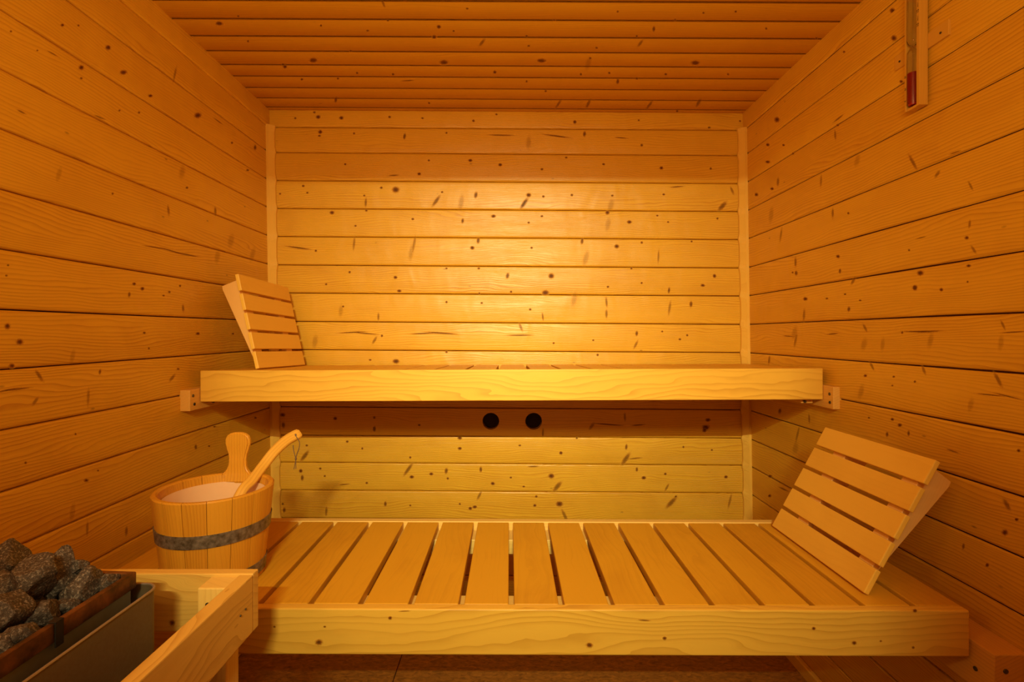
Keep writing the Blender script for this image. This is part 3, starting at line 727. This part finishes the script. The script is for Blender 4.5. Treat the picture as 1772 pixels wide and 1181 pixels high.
disc(bm, hc+Vector((0, -.0085, .0035)), (.2, -.8, .5), .0032, .002, 14); obj('cord_hole', bm, 'cord', ld)
bm = new_bm()
k0 = P(512.0, 794.5, 1.325)
l1 = [hc+Vector((0, -.009, .002)), P(518, 765, 1.322), P(517.5, 776, 1.320), P(514, 786, 1.322), k0]
l2 = [P(507.5, 771, 1.335), P(508.0, 779, 1.33), P(510, 787, 1.327), k0]
tube(bm, bez(l1, 4), .0011, 6); tube(bm, bez(l2, 4), .0011, 6)
tube(bm, [k0+Vector((0, 0, .003)), k0, k0-Vector((0, 0, .003))], [.0015, .0032, .0016], 8)
tube(bm, bez([k0, P(510.5, 803, 1.325), P(508.5, 813, 1.325)], 4), .0009, 6); tube(bm, bez([k0, P(512, 803, 1.325), P(512, 812, 1.325)], 4), .0009, 6)
obj('leather_cord', bm, 'cord', ld, True)

# ---------------------------------------------------------------- wooden guard round the stove
gz = CZ-.409
gd = thing('stove_guard', 'pale wooden guard rail of two boards and a post fencing the stove', 'guard rail', (-.475, .845, 0))
def gy(px, py, Y): return P(px, py, Y)
bm = new_bm(); box(bm, (-HW+.001, .862, gz-.098), (-.4350, .881, gz+.0010), 'x', .002, rnd=.15)
def gpl(px, py): return P(px, py, .8615)
knots(bm, 'X', [(298, 1078, 'b'), (388, 1017, 'd')], nrm=Vector((0, -1, 0)), plane=gpl)
obj('back_rail', bm, ['guard', 'knot'], gd)
bm = new_bm(); box(bm, (-.4575, .20, gz-.097), (-.4345, .8612, gz), 'y', .002, rnd=.2); obj('side_rail', bm, 'guard', gd)
bm = new_bm(); box(bm, (-.505, .822, 0.0), (-.4585, .861, gz-.0035), 'z', .002, rnd=.1); obj('post', bm, 'rail', gd)
bm = new_bm(); box(bm, (-.505, .22, 0.0), (-.4585, .26, gz-.006), 'z', .002, rnd=.1); obj('post', bm, 'rail', gd)
screw(gd, (-.4343, .820, gz-.047), (1, 0, 0), .0016); screw(gd, (-.4343, .836, gz-.045), (1, 0, 0), .0016)
screw(gd, (-.488, .8218, gz-.030), (0, -1, 0), .0035)

# ---------------------------------------------------------------- stove
TZ = CZ-.356; TX = -.5575; TY = .760
st = thing('sauna_stove', 'electric sauna stove with a dark olive metal shell and rusty stone tray', 'stove', (-.74, .52, 0))
def sheet(bm, path, z0, z1, th, closed=False, roll=.0):
    """vertical sheet metal following a plan path, thickness th inwards (left of the path)"""
    n = len(path); ins = []
    for i, p in enumerate(path):
        a = path[max(i-1, 0)]; c = path[min(i+1, n-1)]
        d = (Vector(c)-Vector(a)).normalized(); ins.append(Vector(p)+Vector((-d.y, d.x))*th)
    V = []
    for i in range(n):
        o_, q = path[i], ins[i]
        V.append([bm.verts.new((o_[0], o_[1], z0)), bm.verts.new((o_[0], o_[1], z1-th*.4)), bm.verts.new((o_[0]*.8+q[0]*.2, o_[1]*.8+q[1]*.2, z1)), bm.verts.new((q[0]*.8+o_[0]*.2, q[1]*.8+o_[1]*.2, z1)), bm.verts.new((q[0], q[1], z1-th*.4)), bm.verts.new((q[0], q[1], z0))])
    for i in range(n-1):
        for j in range(5):
            f = bm.faces.new([V[i][j], V[i+1][j], V[i+1][j+1], V[i][j+1]]); f.smooth = j != 2
    bm.faces.new(V[0]); bm.faces.new(V[-1][::-1])
# outer shell: along the right side, round the far corner, along the back
SX = -.5335; SY = .778; cr_ = .022; path = [(SX, .22)]
for k in range(9):
    a = math.pi/2*k/8; path.append((SX-cr_+cr_*math.cos(a), SY-cr_+cr_*math.sin(a)))
path += [(-.93, SY)]
bm = new_bm(); sheet(bm, path, .10, CZ-.3845, .0022); obj('outer_shell', bm, 'shell', st, True)
bm = new_bm(); tube(bm, [(x_-.0010 if i_ == 0 else x_, y_, CZ-.3838) for i_, (x_, y_) in enumerate(path)], .0019, 8); obj('shell_highlight', bm, 'rim', st, True)  # paler bead added along the top edge, a highlight put into the colour
ix = TX-.003; path = [(ix, .22), (ix, .752), (-.90, .795-.035)]
bm = new_bm(); sheet(bm, path, .12, TZ-.018, .0015); obj('inner_shell', bm, 'inner', st)
# stone tray: folded rusty frame whose back edge runs slightly askew
bk_y = lambda x: TY+(TX-x)*.045
bm = new_bm()
tp = [(TX, .23), (TX, TY), (-.90, TY+.020), (-.90, .23)]
def ringprism(bm, tp, wdt, z0, z1, mi=0):
    inn = [(tp[0][0]-wdt, tp[0][1]+wdt), (tp[1][0]-wdt, tp[1][1]-wdt), (tp[2][0]+wdt, tp[2][1]-wdt), (tp[3][0]+wdt, tp[3][1]+wdt)]
    A = [[bm.verts.new((p[0], p[1], z)) for p in tp] for z in (z0, z1)]; B = [[bm.verts.new((p[0], p[1], z)) for p in inn] for z in (z0, z1)]
    for i in range(4):
        j = (i+1) % 4
        bm.faces.new([A[0][i], A[0][j], A[1][j], A[1][i]]); bm.faces.new([B[0][i], B[0][j], B[1][j], B[1][i]])
        bm.faces.new([A[1][i], A[1][j], B[1][j], B[1][i]]); bm.faces.new([A[0][i], A[0][j], B[0][j], B[0][i]])
ringprism(bm, tp, .008, TZ-.0235, TZ)
bmesh.ops.recalc_face_normals(bm, faces=list(bm.faces)); bmesh.ops.bevel(bm, geom=list(bm.edges), offset=.001, segments=1, affect='EDGES')
obj('tray_frame', bm, 'rust', st)
bm = new_bm(); tp2 = [(TX-.0085, .24), (TX-.0085, TY-.0085), (-.89, TY+.010), (-.89, .24)]
ringprism(bm, tp2, .0015, TZ-.10, TZ-.006)
vsq = [bm.verts.new((p[0], p[1], TZ-.098)) for p in tp2]; bm.faces.new(vsq)
obj('stone_basket', bm, 'blackmetal', st)
bm = new_bm(); ny = .557*F/(VX-110)            # near-black clip hanging over the tray's side
box(bm, (TX+.0002, .622, TZ-.030), (TX+.0022, .634, TZ+.0008), 'z', .0008); box(bm, (TX-.009, .622, TZ+.0004), (TX+.0022, .634, TZ+.0018), 'y', .0005)
obj('clip', bm, 'blackmetal', st)
bm = new_bm(); box(bm, (-.89, .25, .03), (SX-.006, SY-.012, .11), 'x', .004); obj('base', bm, 'blackmetal', st)
for (x, y) in ((-.85, .30), (-.58, .30), (-.85, .72), (-.58, .72)):
    bm = new_bm(); box(bm, (x-.012, y-.012, 0), (x+.012, y+.012, .032), 'z', .002); obj('leg', bm, 'blackmetal', st)

# stones heaped in the tray
def stone(c, r, seed, label, group='stones heaped on the stove'):
    rg = random.Random(seed); bm = new_bm(); bmesh.ops.create_icosphere(bm, subdivisions=4, radius=1)
    planes = []
    for k in range(15):
        n = Vector((rg.gauss(0, 1), rg.gauss(0, 1), rg.gauss(0, 1))).normalized(); planes.append((n, rg.uniform(.62, .86)))
    for v in bm.verts:
        for _ in range(2):
            for n, d in planes:
                q = v.co.dot(n)
                if q > d: v.co -= n*(q-d)*.96
        nz = noise.noise(v.co*2.2+Vector((seed, 0, 0)))*.10+noise.noise(v.co*7+Vector((0, seed, 0)))*.035
        v.co *= 1+nz
        v.co = Vector((v.co.x*r[0], v.co.y*r[1], v.co.z*r[2]))*1.25
    from mathutils import Euler
    bm.transform(Matrix.Translation(c) @ Euler((rg.uniform(-.3, .3), rg.uniform(-.3, .3), rg.uniform(0, 3))).to_matrix().to_4x4())
    o = obj('sauna_stone', bm, 'stone', None, True)
    base_mesh(o, c); tag(o, label, 'stone', group)
SL = [((14, 975), .750, (.034, .028, .028), 'broad grey stone at the far left peak of the heap'),
      ((58, 1002), .700, (.027, .025, .029), 'large blocky grey stone in the middle of the heap'),
      ((97, 999), .728, (.020, .022, .036), 'tall upright grey stone, highest right of the middle'),
      ((133, 982), .742, (.016, .010, .009), 'small flat dark stone by the back edge of the tray'),
      ((145, 1016), .728, (.026, .020, .022), 'rounded grey stone right of the tall upright one'),
      ((187, 1006), .740, (.015, .010, .009), 'small stone in the far right corner of the tray'),
      ((12, 1060), .640, (.028, .025, .024), 'big grey stone at the left picture edge, lower of the two there'),
      ((74, 1062), .668, (.017, .016, .018), 'small round grey stone in front of the blocky one'),
      ((4, 1015), .690, (.020, .018, .017), 'grey stone wedged at the picture edge between two larger ones'),
      ((36, 1100), .615, (.018, .018, .014), 'dark stone deep in the tray below the small round one'),
      ((2, 1115), .600, (.016, .016, .012), 'grey stone in the near bottom corner of the visible tray'),
      ((114, 1050), .700, (.016, .015, .013), 'shaded stone between the heap and the long tray edge')]
for i, (p, Y, r, lab) in enumerate(SL): stone(P(p[0], p[1], Y), r, 11+i*7, lab+' on the stove')
rg = random.Random(3)
for (x, y) in ((-.615, .70), (-.66, .72), (-.72, .72), (-.615, .63), (-.66, .65), (-.71, .64), (-.60, .56), (-.66, .57), (-.72, .56), (-.605, .49), (-.66, .48)):
    stone(Vector((x, y, TZ-.062+rg.uniform(-.004, .006))), (.024, .024, .020), int(x*1000+y*333), 'dark stone of the lower layer, mostly buried in the stove tray', 'buried stones in the stove tray')

# ---------------------------------------------------------------- sand timer on the right wall
tz = CZ+.677; ty0, ty1 = 1.177, 1.222; WX = .966
tm = thing('sand_timer', 'wall sand timer with red sand in a wooden holder, top right', 'sand timer', (.975, 1.209, tz-.147))
bm = new_bm(); box(bm, (0.9682, 1.122, tz-.0175), (0.9745, 1.279, tz+.0175), 'y', .001); obj('mounting_batten', bm, 'timer', tm)
screw(tm, (0.9680, 1.142, tz-.002), (-1, 0, 0), .0024); screw(tm, (0.9680, 1.262, tz-.002), (-1, 0, 0), .0024)
HL = .147
bm = new_bm(); box(bm, (0.9652, ty0, tz-HL), (0.9680, ty1, tz+HL), 'z', .0006); obj('back_strip', bm, 'timer', tm)
for (a, b_) in ((ty0, ty0+.0095), (ty1-.0055, ty1)):
    bm = new_bm(); box(bm, (0.9485, a, tz-HL), (0.9650, b_, tz+HL), 'z', .0008); obj('side_strip', bm, 'timer', tm)
for s in (-1, 1):
    bm = new_bm(); box(bm, (0.9505, ty0+.0098, tz+s*HL-(.0 if s < 0 else .006)), (0.9650, ty1-.0058, tz+s*HL+(.006 if s < 0 else 0)), 'z', .0006); obj('end_block', bm, 'timer', tm)
gc = Vector((0.9530, (ty0+.0095+ty1-.0055)/2, tz)); gr = .0118
prof = []
for k in range(41):
    q = -HL+.0065+(2*HL-.013)*k/40; a = abs(q)
    r = gr if a > .016 else .0028+(gr-.0028)*math.sin(math.pi/2*min(1, a/.016))**.8
    e_ = HL-.0065-a
    if e_ < .008: r = gr*math.sqrt(max(.02, 1-(1-e_/.008)**2))
    prof.append((r, q))
gl_ = [(.0003, prof[0][1])]+prof+[(.0003, prof[-1][1])]
bm = new_bm(); lathe(bm, gl_, gc, 28); obj('glass_tube', bm, 'glass', tm, True)
bm = new_bm(); sp = [(.0003, -HL+.0085), (gr*.75, -HL+.009), (gr-.0014, -HL+.014), (gr-.0014, -.062), (.0003, -.0605)]
lathe(bm, sp, gc, 24); obj('red_sand', bm, 'sand', tm, True)
def text(s, p, rotm, size, parent):
    cu = bpy.data.curves.new('t', 'FONT'); cu.body = s; cu.size = size; cu.align_x = 'CENTER'; cu.align_y = 'CENTER'; cu.extrude = .0001; cu.offset = .00012
    o = bpy.data.objects.new('t', cu); C.objects.link(o); bpy.context.view_layer.update()
    me = bpy.data.meshes.new_from_object(o.evaluated_get(bpy.context.evaluated_depsgraph_get())); bpy.data.objects.remove(o)
    me.materials.append(M['ink']); q = bpy.data.objects.new('scale_mark', me); C.objects.link(q)
    me.transform(MAT[parent.name].inverted() @ Matrix.Translation(p) @ rotm); q.parent = parent; return q
RT_ = frame((0, 0, 0), (0, 0, 1), (0, 1, 0)).to_3x3().to_4x4()   # reads along the strip, facing the room
RX = Matrix(((0, 0, -1, 0), (0, -1, 0, 0), (-1, 0, 0, 0), (0, 0, 0, 1)))
RF = frame((0, 0, 0), (0, -1, 0), (0, 0, 1))                      # upright, facing -x
R180 = Matrix.Rotation(math.pi, 4, 'Z')
for (zz_, s) in ((tz+.040, '10'), (tz+.072, '15'), (tz+.104, '5')):
    text(s, Vector((0.9483, ty0+.0048, zz_)), RF @ Matrix.Rotation(math.pi/2, 4, 'Z'), .0085, tm)
for (zz_, s) in ((tz-.063, '15'), (tz-.092, '10'), (tz-.121, '5')):
    text(s, Vector((0.9483, ty1-.0028, zz_)), RF @ Matrix.Rotation(-math.pi/2, 4, 'Z'), .0065, tm)
bm = new_bm()
for zq in (tz+.056, tz+.088): quad(bm, [(0.9482, ty0+.0040, zq-.006), (0.9482, ty0+.0056, zq-.006), (0.9482, ty0+.0050, zq+.006), (0.9482, ty0+.0046, zq+.006)])
obj('scale_line', bm, 'ink', tm)
